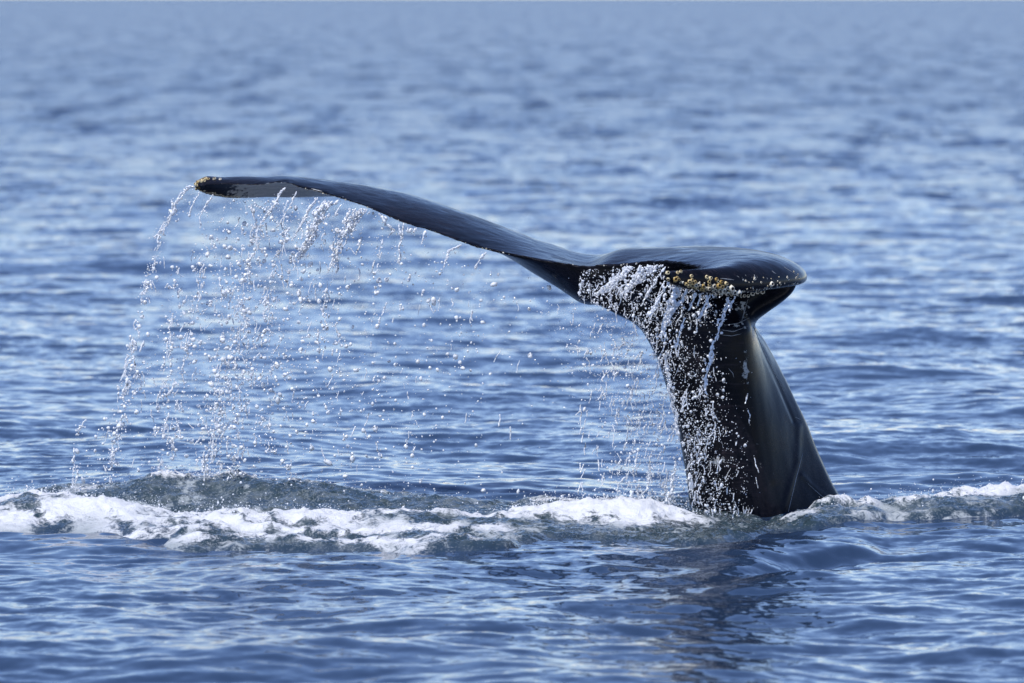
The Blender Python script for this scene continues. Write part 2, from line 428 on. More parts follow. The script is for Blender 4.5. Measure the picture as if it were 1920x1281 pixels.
# notch and right fluke: trailing edge (px, py, Y), leading edge (px, py, Y), crest raise (px), thickness
RF = np.array([
    [1135, 499, -.17, 1190, 500, .74, 11, .15],
    [1165, 497, -.21, 1270, 497, .68, 9, .16],
    [1200, 493, -.27, 1350, 497, .58, 8, .17],
    [1232, 491, -.35, 1420, 500, .42, 8, .17],
    [1265, 493, -.46, 1476, 507, .20, 10, .165],
    [1296, 499, -.60, 1506, 516, -.04, 13, .15],
    [1318, 504, -.76, 1515, 524, -.28, 15, .13],
    [1327, 509, -.90, 1503, 533, -.50, 16, .11],
    [1322, 511, -1.01, 1468, 541, -.70, 14, .092],
    [1310, 509, -1.10, 1420, 548, -.87, 11, .078],
    [1290, 508, -1.17, 1374, 552, -1.00, 10, .066],
    [1268, 508, -1.23, 1325, 550, -1.10, 8, .056],
    [1251, 509, -1.27, 1284, 542, -1.19, 6, .046],
    [1243, 512, -1.30, 1256, 533, -1.26, 3, .036],
])
def fluke_mesh():
    T = []; L = []; cam_ = []; th = []; bel = []
    for r in LF:
        T.append(P(r[0], r[1], r[2])); L.append(P(r[0], r[4], r[5]))
        by = np.interp(r[0], [880, 900, 950, 1000, 1050, 1100], [0, 474, 496, 520, 543, 566]); bel.append(max(0, (by - (.6 * r[1] + .4 * r[4])) / 400 - r[6] * .5) if by > 470 else 0)
        mid = 0.40 * r[1] + 0.60 * r[4]
        cam_.append((mid - r[3]) / 400.0 - r[6] * 0.5); th.append(r[6])
    for r in RF:
        T.append(P(r[0], r[1], r[2])); L.append(P(r[3], r[4], r[5])); cam_.append(r[6] / 400.0); th.append(r[7]); bel.append(np.interp(len(bel) - len(LF), [0, 1, 2, 3, 4, 5, 6], [.13, .13, .12, .09, .05, .02, 0]))
    T = np.array(T); L = np.array(L); cam_ = np.array(cam_); th = np.array(th)
    s = np.concatenate([[0], np.cumsum(np.linalg.norm(np.diff((T + L) / 2, axis=0), axis=1) + 0.02)])
    n = 420; q = np.linspace(0, s[-1], n)
    T = spline(q, s, T); L = spline(q, s, L); cam_ = spline(q, s, cam_); th = spline(q, s, th); bel = np.clip(spline(q, s, np.array(bel)), 0, 1)
    m = 48; v = (1 - np.cos(np.linspace(0, np.pi, m))) / 2
    # blunt ends
    V = np.zeros((n, 2 * m, 3))
    camp = (v ** 0.9) * (1 - v) * 4.0
    tp = 0.014 / 1.0 * np.sqrt(np.clip(v * (1 - v) * 4, 0, 1)) ** 0.5
    prof = np.sqrt(np.clip(1 - v, 0, 1)) * v ** 1.25 * 2.05
    MID = T[:, None] + (L - T)[:, None] * v[None, :, None] + np.array([0, 0, 1.0]) * (cam_[:, None] * camp[None])[..., None]
    NN = np.cross(np.gradient(MID, axis=0), np.gradient(MID, axis=1)); NN /= np.linalg.norm(NN, axis=2, keepdims=True) + 1e-12
    NN = np.where(NN[..., 2:] < 0, -NN, NN)
    bw = sst(300, 350, np.arange(n))[:, None, None]
    OFF = np.array([0, 0, 1.0]) * (1 - bw) + NN * bw
    for i in range(n):
        t = (tp + prof * th[i])[:, None] * .5
        V[i, :m] = MID[i] + OFF[i] * t
        V[i, m:] = (MID[i] - OFF[i] * t - np.array([0, 0, 1.]) * (bel[i] * np.sin(np.pi * np.clip(v * 1.08, 0, 1)) ** .8)[:, None])[::-1]
    VV = V.reshape(-1, 3); k = 2 * m
    i, j = np.meshgrid(np.arange(n - 1), np.arange(k), indexing='ij')
    F = np.stack([i * k + j, (i + 1) * k + j, (i + 1) * k + (j + 1) % k, i * k + (j + 1) % k], -1).reshape(-1, 4)
    F = list(map(tuple, F)); F.append(tuple(range(k))); F.append(tuple(range((n - 1) * k, n * k))[::-1])
    return VV, F, T, L
# tail stock, level by level: py, then (px, Y) of eight points round the section
def stock_mesh():
    lv = [(1290, 1345, 1520, 1730), (1200, 1330, 1500, 1690), (1100, 1315, 1480, 1645), (1030, 1304, 1468, 1612), (970, 1296, 1462, 1594), (910, 1289, 1451, 1560),
          (850, 1279, 1440, 1533), (790, 1267, 1430, 1510), (730, 1251, 1418, 1481), (680, 1235, 1411, 1457), (640, 1216, 1406, 1435), (612, 1196, 1404, 1418)]
    rings = []; pys = []
    for py, A, C, E in lv:
        q = sst(1000, 620, np.array(float(py)))
        ek = .27 - .02 * q
        pts = [(A, .10), (A + .10 * (C - A), -.04), (A + .45 * (C - A), -.17), (A + .82 * (C - A), -.20), (C, -.15),
               (C + .5 * (E - C), .02), (E - 4, ek - .06), (E, ek), (E - 8, ek + .06), (C - .1 * (C - A), ek - .04), (A + .4 * (C - A), .27), (A + .06 * (C - A), .20)]
        rings.append(pts); pys.append(py)
    # flare into the fluke root
    for py, A, E, hd, yl, yr in [(592, 1160, 1432, .25, .13, .03), (576, 1128, 1455, .24, .16, .02), (560, 1100, 1476, .215, .19, .0), (545, 1085, 1490, .185, .21, -.02), (530, 1085, 1494, .15, .23, -.04), (518, 1090, 1480, .11, .25, -.04)]:
        mid = (A + E) / 2
        pts = []
        for kx, ky in [(-1, 0), (-.86, -.5), (-.35, -.93), (.25, -1), (.68, -.78), (.93, -.4), (1, -.08), (1, .02), (.97, .15), (.55, .85), (-.15, 1), (-.8, .6)]:
            yc = yl + (yr - yl) * (kx + 1) / 2
            pts.append((mid + kx * (E - A) / 2, yc + ky * hd))
        rings.append(pts); pys.append(py)
    R = np.array([P(np.array([p[0] for p in r]), py, np.array([p[1] for p in r])) for r, py in zip(rings, pys)])
    q = np.linspace(0, len(R) - 1, 120)
    R = spline(q, np.arange(len(R)), R.reshape(len(R), -1)).reshape(120, -1, 3)
    m = 96; k = R.shape[1]
    RR = np.concatenate([R[:, -3:], R, R[:, :3]], 1)
    u = np.linspace(0, k, m, endpoint=False)
    V = spline(u, np.arange(-3, k + 3), RR.transpose(1, 0, 2).reshape(k + 6, -1)).reshape(m, 120, 3).transpose(1, 0, 2).reshape(-1, 3)
    i, j = np.meshgrid(np.arange(119), np.arange(m), indexing='ij')
    F = np.stack([i * m + j, i * m + (j + 1) % m, (i + 1) * m + (j + 1) % m, (i + 1) * m + j], -1).reshape(-1, 4)
    F = list(map(tuple, F)); F.append(tuple(range(m))[::-1]); F.append(tuple(range(119 * m, 120 * m)))
    return V, F

def build_whale():
    V1, F1, T, L = fluke_mesh(); V2, F2 = stock_mesh()
    me = bpy.data.meshes.new('humpback_whale')
    me.from_pydata(np.concatenate([V1, V2]).tolist(), [], F1 + [tuple(a + len(V1) for a in f) for f in F2])
    bm = bmesh.new(); bm.from_mesh(me); bmesh.ops.recalc_face_normals(bm, faces=bm.faces); bm.to_mesh(me); bm.free()
    tmp = bpy.data.objects.new('tmp', me); COL.objects.link(tmp)
    md = tmp.modifiers.new('r', 'REMESH'); md.mode = 'VOXEL'; md.voxel_size = 0.0068; md.use_smooth_shade = True
    dg = bpy.context.evaluated_depsgraph_get(); ev = tmp.evaluated_get(dg)
    me2 = bpy.data.meshes.new_from_object(ev)
    bpy.data.objects.remove(tmp); bpy.data.meshes.remove(me)
    n = len(me2.vertices); V = np.empty(n * 3, np.float32); me2.vertices.foreach_get('co', V); V = V.reshape(-1, 3).astype(float)
    E = np.empty(len(me2.edges) * 2, np.int32); me2.edges.foreach_get('vertices', E); E = E.reshape(-1, 2)
    deg = np.bincount(E.ravel(), minlength=n).astype(float)
    def lap(X):
        out = np.empty_like(X)
        for c in range(X.shape[1]):
            out[:, c] = (np.bincount(E[:, 0], X[E[:, 1], c], n) + np.bincount(E[:, 1], X[E[:, 0], c], n)) / deg
        return out
    # distance to the thin trailing edge keeps it crisp; the junction gets rounded more
    near = np.full(n, 9.0)
    for a in range(0, len(T), 4): near = np.minimum(near, np.linalg.norm(V - T[a], axis=1))
    junc = np.exp(-((V[:, 0] - 0.75) / 0.55) ** 2) * sst(0.75, 0.95, V[:, 2]) * sst(0.07, 0.16, near)
    junc *= 1 - sst(-.62, -.9, V[:, 1])
    for it in range(120):
        wgt = np.where(it < 5, 0.5, 0.0) + junc * 0.6 + (0.25 * sst(0.03, 0.08, near) if it < 12 else 0)
        V += (lap(V) - V) * np.clip(wgt, 0, 0.9)[:, None]
    # ragged trailing edge
    rag = np.exp(-(near / 0.02) ** 2)
    s1 = fbm(V[:, 0] * 42, V[:, 1] * 42, 3) ; s2 = fbm(V[:, 0] * 13 + 7, V[:, 1] * 13, 2)
    V[:, 2] += rag * (0.006 * s1 + 0.006 * s2); V[:, 1] -= rag * 0.008 * s1
    # creases and tendons of the tail stock
    t0 = V[:, 1] - CAM[1]; qx = 960 + V[:, 0] / t0 * FPX; qy = HZ + (CAM[2] - V[:, 2]) / t0 * FPX
    N0 = np.empty(n * 3, np.float32); me2.vertices.foreach_set('co', V.astype(np.float32).ravel()); me2.update(); me2.vertex_normals.foreach_get('vector', N0); N0 = N0.reshape(-1, 3)
    for pl, wd, hh in [([(1413,612),(1432,660),(1466,735),(1490,790)],3.5,-.006), ([(1463,990),(1478,930),(1498,865),(1500,800)],6,.006), ([(1505,893),(1530,918),(1562,945)],5,.006),
                       ([(1410,620),(1425,700),(1440,800),(1452,900)],8,.003), ([(1380,600),(1392,640),(1398,700)],7,.005), ([(1204,545),(1250,582),(1330,608)],4,.004), ([(1340,700),(1350,800),(1362,900)],14,.004)]:
        dmin = np.full(n, 1e9)
        for (ax, ay), (bx, by) in zip(pl, pl[1:]):
            tt = np.clip(((qx - ax) * (bx - ax) + (qy - ay) * (by - ay)) / ((bx - ax) ** 2 + (by - ay) ** 2), 0, 1)
            dmin = np.minimum(dmin, np.hypot(qx - ax - tt * (bx - ax), qy - ay - tt * (by - ay)))
        V += N0 * (.55 * hh * np.exp(-(dmin / wd) ** 2) * (N0[:, 1] < .1))[:, None]
    low = 1 - sst(.75, .95, V[:, 2])
    V += N0 * (low * .003 * fbm(V[:, 0] * 5 + V[:, 1] * 4, V[:, 2] * 3.2, 3))[:, None]
    # callused leading edge of the near fluke and soft skin unevenness
    V[:, 2] += 0.0016 * fbm(V[:, 0] * 16, V[:, 1] * 16 + V[:, 2] * 9, 3)
    me2.vertices.foreach_set('co', V.astype(np.float32).ravel()); me2.update()
    me2.polygons.foreach_set('use_smooth', np.ones(len(me2.polygons), bool))
    me2.name = 'humpback_whale'; me2.materials.clear(); me2.materials.append(M_SKIN)
    N = np.empty(n * 3, np.float32); me2.vertex_normals.foreach_get('vector', N); N = N.reshape(-1, 3)
    # pale pigment
    t = V[:, 1] - CAM[1]; px = 960 + V[:, 0] / t * FPX; py = HZ + (CAM[2] - V[:, 2]) / t * FPX
    def blob(cx, cy, rx, ry): return np.exp(-((px - cx) / rx) ** 2 - ((py - cy) / ry) ** 2)
    mk = 0.86 * sst(.05, -.3, N[:, 2]) * sst(375, 480, px + 12 * fbm(V[:, 0] * 30, V[:, 2] * 60, 3)) * (1 - sst(640, 760, px))
    edge = sst(-.2, .3, N[:, 1] * -1 + 0 * N[:, 2])
    corner = (blob(1399, 690, 12, 60) + 0.95 * blob(1392, 575, 22, 26) + 0.9 * blob(1375, 612, 34, 10)) * (N[:, 1] < .2)
    mk = np.maximum(mk, 0.62 * corner)
    mk = np.maximum(mk, 0.66 * blob(1345, 865, 34, 15) * (N[:, 1] < 0))
    mk = np.maximum(mk, 0.50 * blob(1440, 540, 70, 10) * (V[:, 1] < -.2))
    mk = np.maximum(mk, 0.48 * blob(1400, 520, 60, 12) * (V[:, 1] < -.5))
    mk = np.maximum(mk, 0.40 * blob(1440, 860, 30, 60) * (N[:, 1] < 0))
    a = me2.attributes.new('mark', 'FLOAT', 'POINT'); a.data.foreach_set('value', mk.astype(np.float32))
    o = bpy.data.objects.new('humpback_whale', me2); COL.objects.link(o)
    tag(o, 'dark wet humpback whale tail raised above the sea with water pouring off', 'whale')
    return o, T, L
whale, TE, LE = build_whale()
_me = whale.data
_vs = np.empty(len(_me.vertices) * 3, np.float32); _me.vertices.foreach_get('co', _vs)
BVH = BVHTree.FromPolygons(_vs.reshape(-1, 3).tolist(), [tuple(p.vertices) for p in _me.polygons])
def hit(px, py):
    """point of the whale's skin first met on the line from the viewpoint"""
    d = P(px, py, 0.0) - CAM; d /= np.linalg.norm(d)
    loc, nrm, idx, dist = BVH.ray_cast(Vector(CAM), Vector(d))
    return (np.array(loc), np.array(nrm)) if loc else (None, None)

# ------------------------------------------------------------------ barnacles
def barnacle_mesh(name, mat, seed):
    r = random.Random(seed); bm = bmesh.new(); n = 12
    prof = [(1.12, -.15), (1.02, .15), (.86, .55), (.70, .86), (.54, .86), (.42, .52), (.36, .25)]
    rings = []
    for k, (rad, h) in enumerate(prof):
        ring = []
        for i in range(n):
            a = 2 * math.pi * i / n
            rr = rad * (1 + (.10 if i % 2 else -.06) * (k < 4)) * (1 + r.uniform(-.05, .05))
            ring.append(bm.verts.new((rr * math.cos(a), rr * math.sin(a) * .92, h + (r.uniform(-.08, .08) if 2 <= k <= 3 else 0))))
        rings.append(ring)
    for a, b in zip(rings, rings[1:]):
        for i in range(n): bm.faces.new((a[i], a[(i + 1) % n], b[(i + 1) % n], b[i])).material_index = int(a is rings[-2] or a is rings[-3])
    f = bm.faces.new(rings[-1]); f.material_index = 1
    for fc in bm.faces:
        fc.smooth = True
    me = bpy.data.meshes.new(name); bm.to_mesh(me); bm.free(); me.materials.append(mat); me.materials.append(M_HOLE); return me
BM = {'y': [barnacle_mesh('barnacle', M_BY, s) for s in (1, 2)], 'w': [barnacle_mesh('barnacle', M_BW, s) for s in (3, 4)]}
def add_barnacle(px, py, rpx, kind):
    p, nrm = hit(px, py)
    if p is None: return
    me = random.choice(BM[kind]); o = bpy.data.objects.new('barnacle', me); COL.objects.link(o)
    nv = (Vector(nrm) + Vector((random.uniform(-.25, .25), random.uniform(-.9, -.2), random.uniform(-.1, .3)))).normalized()
    r = rpx / 400.0
    q = nv.to_track_quat('Z', 'Y'); sc = Vector((r, r, r * random.uniform(.9, 1.25)))
    o.matrix_world = Matrix.LocRotScale(Vector(p) - nv * r * 0.08, q @ Matrix.Rotation(random.uniform(0, 6.28), 3, 'Z').to_quaternion(), sc)
    o.parent = whale
BAR = [ # px, py, radius px, colour
 (1252,512,3.6,'y'),(1253,523,3.2,'y'),(1266,524,4.6,'y'),(1270,521,3,'y'),(1270,512,3.2,'y'),(1276,510,3.2,'y'),(1296,518,3.2,'y'),
 (1286,533,3,'y'),(1291,536,3.2,'y'),(1292,528,3.6,'y'),(1297,526,3.8,'y'),(1299,531,3.6,'y'),(1303,529,3.4,'y'),(1296,535,3.4,'y'),(1304,535,3.4,'w'),(1309,534,3.4,'w'),(1307,540,3,'y'),(1300,540,3,'y'),
 (1325,520,3.6,'y'),(1332,522,3.6,'y'),(1329,528,3.8,'y'),(1330,534,3.6,'y'),(1318,537,4,'y'),(1321,543,3.8,'y'),(1315,542,3.4,'y'),(1329,541,4.2,'w'),
 (1343,524,3.4,'y'),(1346,528,3.2,'y'),(1352,529,3.4,'y'),(1361,532,3.8,'y'),(1338,537,4.6,'w'),(1347,536,4.8,'y'),(1354,538,4,'y'),(1340,545,4,'w'),(1349,545,4,'w'),(1357,545,4.4,'w'),(1364,540,3.4,'w'),(1342,552,3.8,'w'),(1352,551,4,'w'),(1364,550,4.2,'w'),
 (1371,541,5.6,'w'),(1376,548,4.6,'w'),(1384,549,5.8,'w'),(1372,553,3,'w'),(1334,550,3.4,'w'),
 (1396,555,3,'w'),(1403,555,3,'w'),(1411,551,4,'w'),(1420,548,3.6,'w'),(1430,547,4.4,'w'),(1446,533,4.6,'w'),
 (1398,527,2,'w'),(1427,530,2,'w'),(1462,531,2,'w'),(1476,521,2,'w'),(1415,523,2.4,'w'),
 (367,346,3,'y'),(371,342,3.4,'y'),(376,339,3.2,'y'),(381,337,3.4,'y'),(386,335.5,3.2,'y'),(391,336,2.6,'y'),(366,350,2.8,'y'),(370,348,2.4,'y'),(373,352,2.4,'y'),
 (402,336,3.4,'w'),(413,336.5,2.8,'w'),(378,341,2.4,'y'),(384,340,2.2,'y'),(368,354,2.6,'y'),
]
for b in BAR: add_barnacle(b[0], b[1], b[2] * 1.08, b[3])
rb = random.Random(11)
for i in range(46):
    x = rb.uniform(1262, 1392); y = np.interp(x, [1255, 1290, 1330, 1390], [520, 533, 542, 551]) + rb.gauss(0, 4.0); add_barnacle(x, y, rb.uniform(1.2, 2.6), 'y' if rb.random() < .75 - (x - 1262) / 170 else 'w')
r_ = random.Random(4)
for i in range(20):       # calloused under-edge of the far tip
    x = 376 + i * 3.8; add_barnacle(x, 358 + 10 * min(1, (x - 376) / 50) + r_.uniform(-1.6, 1.6), r_.uniform(1.8, 2.8), 'w')
for i in range(46):       # small ones scattered on the near leading edge
    x = r_.uniform(1385, 1500); y = 551 - (x - 1385) * .17 - r_.random() ** 1.5 * 26; add_barnacle(x, y, r_.uniform(.9, 1.7), 'w')
for i in range(26):       # along the ragged trailing edge
    k = r_.randrange(40, 250); q = TE[k]; t = q[1] - CAM[1]
    add_barnacle(960 + q[0] / t * FPX, HZ + (CAM[2] - q[2]) / t * FPX + r_.uniform(-1, 1), r_.uniform(.9, 1.8), 'w')

def scar(pts, wpx):
    """pale raised scratch lying on the skin"""
    pts = np.array(pts, float); s = np.linspace(0, 1, 14)
    u = np.linspace(0, 1, len(pts)); X = np.interp(s, u, pts[:, 0]); Y = np.interp(s, u, pts[:, 1])
    rows = []
    for i, (a, b) in enumerate(zip(X, Y)):
        p, nrm = hit(a, b)
        if p is None: continue
        rows.append((p, nrm))
    if len(rows) < 4: return
    V = []; F = []
    for i, (p, nrm) in enumerate(rows):
        d = rows[min(i + 1, len(rows) - 1)][0] - rows[max(i - 1, 0)][0]; d = d / (np.linalg.norm(d) + 1e-9)
        sd = np.cross(nrm, d); sd /= np.linalg.norm(sd) + 1e-9
        wd = wpx / 400 / 2 * math.sin(math.pi * (i + .6) / (len(rows) + .2)) * random.uniform(.6, 1.2)
        for a, h in ((-1, -.002), (-.5, .0014), (.5, .0014), (1, -.002)): V.append(p + sd * a * wd + nrm * h)
        if i:
            b = 4 * (i - 1)
            for j in range(3): F.append((b + j, b + j + 1, b + j + 5, b + j + 4))
    o = mesh_np('scar', np.array(V), np.array(F), [M_SCAR]); o.parent = whale
for pts, wd in [([(1193,549),(1222,566),(1250,582)],3.4),([(1236,574),(1256,590)],2.6),([(1300,600),(1325,606)],2.2),([(1200,598),(1250,603)],1.6),
                ([(1350,522),(1376,525)],3),([(1447,508),(1455,514)],2),([(1470,501),(1500,520)],1.2),([(1414,515),(1417,526)],3.4),([(584,354),(604,359)],4),
                ([(1348,618),(1375,622),(1402,612)],2.2),([(1352,628),(1372,630),(1390,626)],2),([(1413,612),(1432,660),(1470,735)],1.4),([(1360,610),(1385,606),(1405,596)],2),
                ([(1478,960),(1492,900),(1505,850)],1.6),([(1512,905),(1540,930),(1560,942)],1.6),([(1490,782),(1502,788)],1.2),([(1365,690),(1374,700),(1376,708)],1.6),
                ([(1390,604),(1403,560)],2.4)]:
    scar(pts, wd)

# ------------------------------------------------------------------ falling water
def ico(sub):
    bm = bmesh.new(); bmesh.ops.create_icosphere(bm, subdivisions=sub, radius=1)
    V = np.array([v.co[:] for v in bm.verts]); F = np.array([[v.index for v in f.verts] for f in bm.faces]); bm.free(); return V, F
I1 = ico(1); I2 = ico(2)
def rotmats(d):
    """matrices whose z column is d"""
    d = d / np.linalg.norm(d, axis=1, keepdims=True); a = np.tile([[1.0, .13, .02]], (len(d), 1))
    x = np.cross(a, d); x /= np.linalg.norm(x, axis=1, keepdims=True); y = np.cross(d, x)
    return np.stack([x, y, d], -1)
def blobs(name, C, R, D=None, EL=None, mat=None, big=0.006, wob=0.22):
    """many drops joined in one mesh; D direction, EL elongation"""
    C = np.asarray(C); R = np.asarray(R); n = len(C)
    if D is None: D = rng.normal(size=(n, 3)) * [1, 1, 2.0]
    if EL is None: EL = 1 + np.abs(rng.normal(size=n)) * .35
    Vs = []; Fs = []; off = 0
    for sub, sel in ((I1, R < big), (I2, R >= big)):
        k = np.where(sel)[0]
        if not len(k): continue
        sv, sf = sub; m = len(sv)
        X = np.tile(sv[None], (len(k), 1, 1)) * (1 + rng.normal(size=(len(k), m, 1)) * wob * .5)
        X = X * np.stack([np.ones(len(k)), np.ones(len(k)), EL[k]], -1)[:, None, :] * R[k][:, None, None]
        X = np.einsum('nij,nmj->nmi', rotmats(D[k]), X) + C[k][:, None, :]
        Vs.append(X.reshape(-1, 3)); Fs.append((sf[None] + (np.arange(len(k)) * m)[:, None, None] + off).reshape(-1, 3)); off += len(k) * m
    return mesh_np(name, np.concatenate(Vs), np.concatenate(Fs), [mat or M_DROP])

LOOSE_C = []; LOOSE_R = []
def te_depth(px):
    t = TE[:, 1] - CAM[1]; q = 960 + TE[:, 0] / t * FPX; k = np.argmin(np.abs(q[:330] - px)); return TE[k, 1]

def stream(label, pts, w0, w1, Y, dens=1.0, group='streams of water falling off the whale tail', lace=0):
    """ragged string or sheet of water: a wandering chain of joined drops with loose drops around it"""
    pts = np.array(pts, float); L = np.concatenate([[0], np.cumsum(np.hypot(*np.diff(pts, axis=0).T))]); tot = L[-1]
    C = []; R = []; D = []; EL = []
    strands = max(1, int(round((w0 + w1) / 2 / 3.2)) + lace)
    for sidx in range(strands):
        f0 = rng.uniform(-.5, .5) if strands > 1 else 0
        ph = rng.uniform(0, 50); s = rng.uniform(0, 2); s_end = tot * (rng.uniform(.72, 1.0) if strands > 1 else 1)
        while s < s_end:
            q = s / tot; wd = w0 + (w1 - w0) * q
            jx = (f0 + .35 * vnoise(np.array(s * .09 + ph), np.array(ph)) * 2) * wd + 1.3 * vnoise(np.array(s * .25 + ph), np.array(3.3))
            jy = 1.2 * vnoise(np.array(s * .2), np.array(ph + 9.))
            x = np.interp(s, L, pts[:, 0]) + jx; y = np.interp(s, L, pts[:, 1]) + jy
            x2 = np.interp(min(s + 2, tot), L, pts[:, 0]); x1 = np.interp(max(s - 2, 0), L, pts[:, 0])
            y2 = np.interp(min(s + 2, tot), L, pts[:, 1]); y1 = np.interp(max(s - 2, 0), L, pts[:, 1])
            rr = (1.1 + 0.85 * abs(vnoise(np.array(s * .4 + ph), np.array(ph * 2)))) * (1.0 + .8 * (rng.random() < .10))
            if vnoise(np.array(s * .13 + ph), np.array(7.7)) > .5 + .2 * (1 - q): rr *= .55
            C.append(P(x, y, Y + rng.normal() * .012 + .02 * f0)); R.append(rr / 400)
            D.append([(x2 - x1) + rng.normal() * 1.0, rng.normal() * .8, -(y2 - y1) + rng.normal() * 1.0]); EL.append(rng.uniform(1.2, 2.3))
            s += rr * rng.uniform(1.0, 1.7) / dens
    LC = []; LR = []
    for i in range(int(tot * .22 * (1 + (w0 + w1) * .08))):   # loose drops
        s = rng.random() * tot; q = s / tot; wd = w0 + (w1 - w0) * q + 5
        LC.append(P(np.interp(s, L, pts[:, 0]) + rng.normal() * wd * .7 - 2 * q, np.interp(s, L, pts[:, 1]) + rng.normal() * 5, Y + rng.normal() * .05))
        LR.append(min(2.2, .45 + rng.exponential(.45)) / 400)
    LOOSE_C.extend(LC); LOOSE_R.extend(LR)
    o = blobs('water_stream', np.array(C), np.array(R), np.array(D), np.array(EL), mat=M_STREAM)
    # centre the origin on the stream
    c = np.array(C).mean(0)
    o.data.transform(Matrix.Translation(Vector(-c))); o.location = c
    tag(o, label, 'water stream', group); return o

G1 = 'water streams falling from the far fluke'; G2 = 'water streams running down in front of the tail stock'; G3 = 'stretched blobs of falling water above the foam'
ST1 = [
 ('curving white stream blown outward from the barnacled fluke tip', [(363,350),(350,352),(340,366),(330,384),(322,404),(305,428),(282,455)], 9, 5),
 ('thin broken stream just inside the barnacled fluke tip', [(372,362),(362,380),(356,400)], 4, 5),
 ('thin stream dropping from the calloused underside near the fluke tip', [(396,368),(386,388),(374,408),(376,428)], 4, 4),
 ('ragged stream leaving the fluke edge at its pointed bump', [(536,352),(522,368),(512,388),(500,404),(488,420)], 6, 5),
 ('narrow stream just right of the pointed bump in the fluke edge', [(556,360),(547,380),(534,402),(520,428)], 3, 3),
 ('narrow stream ending in a long thread, left of the widest sheet', [(590,372),(578,392),(563,424),(545,452)], 7, 3),
 ('widest and longest white sheet of water pouring off the fluke edge', [(622,378),(604,398),(592,430),(582,448),(570,470),(552,492)], 24, 5),
 ('short drip hanging between the two wide sheets of water', [(640,384),(632,394),(628,404)], 4, 3),
 ('second wide sheet of water ending in a ragged lower fringe', [(676,392),(660,410),(655,430),(642,446)], 26, 10),
 ('string of drops continuing below the second wide sheet', [(640,450),(630,470),(626,500)], 6, 5),
 ('looping lacy stream under the middle of the far fluke', [(712,402),(722,418),(734,432),(722,446)], 12, 4),
 ('long thin stream with a heavy drop at its foot', [(752,420),(757,440),(750,460),(752,480),(745,506)], 9, 3),
 ('small lacy fringe clinging to the fluke edge beside a white barnacle', [(775,428),(772,436)], 16, 9),
 ('forked drip under the inner half of the far fluke', [(866,460),(848,470),(838,488),(833,504)], 9, 3),
 ('short double drip nearest the fluke root', [(908,474),(900,488),(892,504)], 5, 3),
 ('small drip between the forked drip and the white barnacle', [(797,436),(792,448),(789,458)], 3, 2),
]
for lab, pts, a, b in ST1:
    wide = a > 18
    stream(lab, pts, a, b, te_depth(pts[0][0]) - .01, 1.0, G1, lace=4 if wide else 0)
ST2 = [
 ('broad foaming flow crossing the underside of the flukes at the notch', [(1228,498),(1205,515),(1182,538),(1168,556)], 26, 16, -.42),
 ('foaming flow under the flukes left of the broad one', [(1180,500),(1160,520),(1135,545),(1112,556)], 18, 12, -.36),
 ('beaded stream slanting across the smooth dark underside', [(1246,500),(1232,525),(1212,556),(1200,575)], 4, 3, -.55),
 ('stream falling from the very tip of the near fluke', [(1250,528),(1238,552),(1226,580),(1212,598)], 6, 4, -1.25),
 ('thick stream joining the long left-edge flow below the yellow barnacles', [(1270,532),(1262,560),(1252,590),(1244,625),(1246,660)], 15, 9, -1.2),
 ('slanting stream under the dense yellow barnacle cluster', [(1290,542),(1280,562),(1262,588),(1246,612)], 6, 6, -1.17),
 ('short stream right of the yellow cluster', [(1306,548),(1300,562),(1290,582)], 4, 3, -1.14),
 ('slim slanting stream below the middle barnacle cluster', [(1330,553),(1324,572),(1314,590),(1309,602)], 7, 3, -1.1),
 ('longest stream down the dark stock, broken by bright beads', [(1368,558),(1358,580),(1352,600),(1344,620),(1336,648),(1332,670),(1326,700),(1320,725),(1324,750),(1332,775)], 8, 4, -1.0),
 ('short drip right of the longest stream', [(1376,557),(1372,570),(1368,582)], 4, 2, -1.0),
 ('tiny drip between the middle streams', [(1312,552),(1310,564),(1309,574)], 3, 2, -1.12),
 ('thin curling thread in the middle of the dark stock', [(1283,598),(1276,618),(1272,640),(1268,655)], 3, 2, -1.15),
 ('left-edge flow hugging the outline of the stock', [(1246,660),(1252,700),(1254,735),(1262,760),(1268,800),(1274,830)], 8, 4, -.35),
 ('forked splash near the lower middle of the stock', [(1341,792),(1337,812),(1326,826)], 5, 3, -.4),
 ('low bead string beside the left edge of the stock', [(1294,888),(1297,910),(1299,935)], 4, 5, -.3),
]
for lab, pts, a, b, Y in ST2: stream(lab, pts, a, b, Y, .95, G2, lace=3 if a > 14 else 0)
ST3 = [
 ('tall forked splash column just left of the stock at the foam', [(1268,872),(1263,895),(1258,920),(1253,968)], 5, 10, -.3),
 ('thin splash column with a round bead on top', [(1183,922),(1182,944),(1180,966)], 3, 6, -.3),
 ('curved splash column between the two others', [(1214,884),(1216,905),(1207,925),(1206,948)], 3, 5, -.25),
 ('large tapered blob with a pinched neck falling at far left', [(239,710),(235,722),(232,734),(230,746)], 5, 5, .35),
 ('slanted club-shaped blob of falling water', [(329,717),(322,730),(312,744)], 4, 7, .35),
 ('slanted blob with a trailing tail low on the left', [(162,787),(154,795),(144,808)], 6, 2, .3),
 ('long thin falling thread at the far left', [(140,840),(138,862),(144,890)], 3, 4, .3),
 ('plump falling blob right of the far left thread', [(210,842),(210,860),(207,876)], 3, 7, .3),
 ('hooked blob above the left foam', [(318,774),(310,786),(308,796)], 5, 4, .3),
 ('small slanted blob in the middle of the left shower', [(448,775),(440,790)], 3, 5, .3),
 ('short vertical blob just above the white crest', [(382,868),(379,885)], 3, 3, .3),
 ('curved blob leaning right above the white crest', [(430,875),(440,888)], 5, 3, .3),
 ('stout vertical blob touching the inner foam patch', [(1196,852),(1192,880)], 4, 4, -.2),
]
for lab, pts, a, b, Y in ST3: stream(lab, pts, a, b, Y, 1.3, G3)

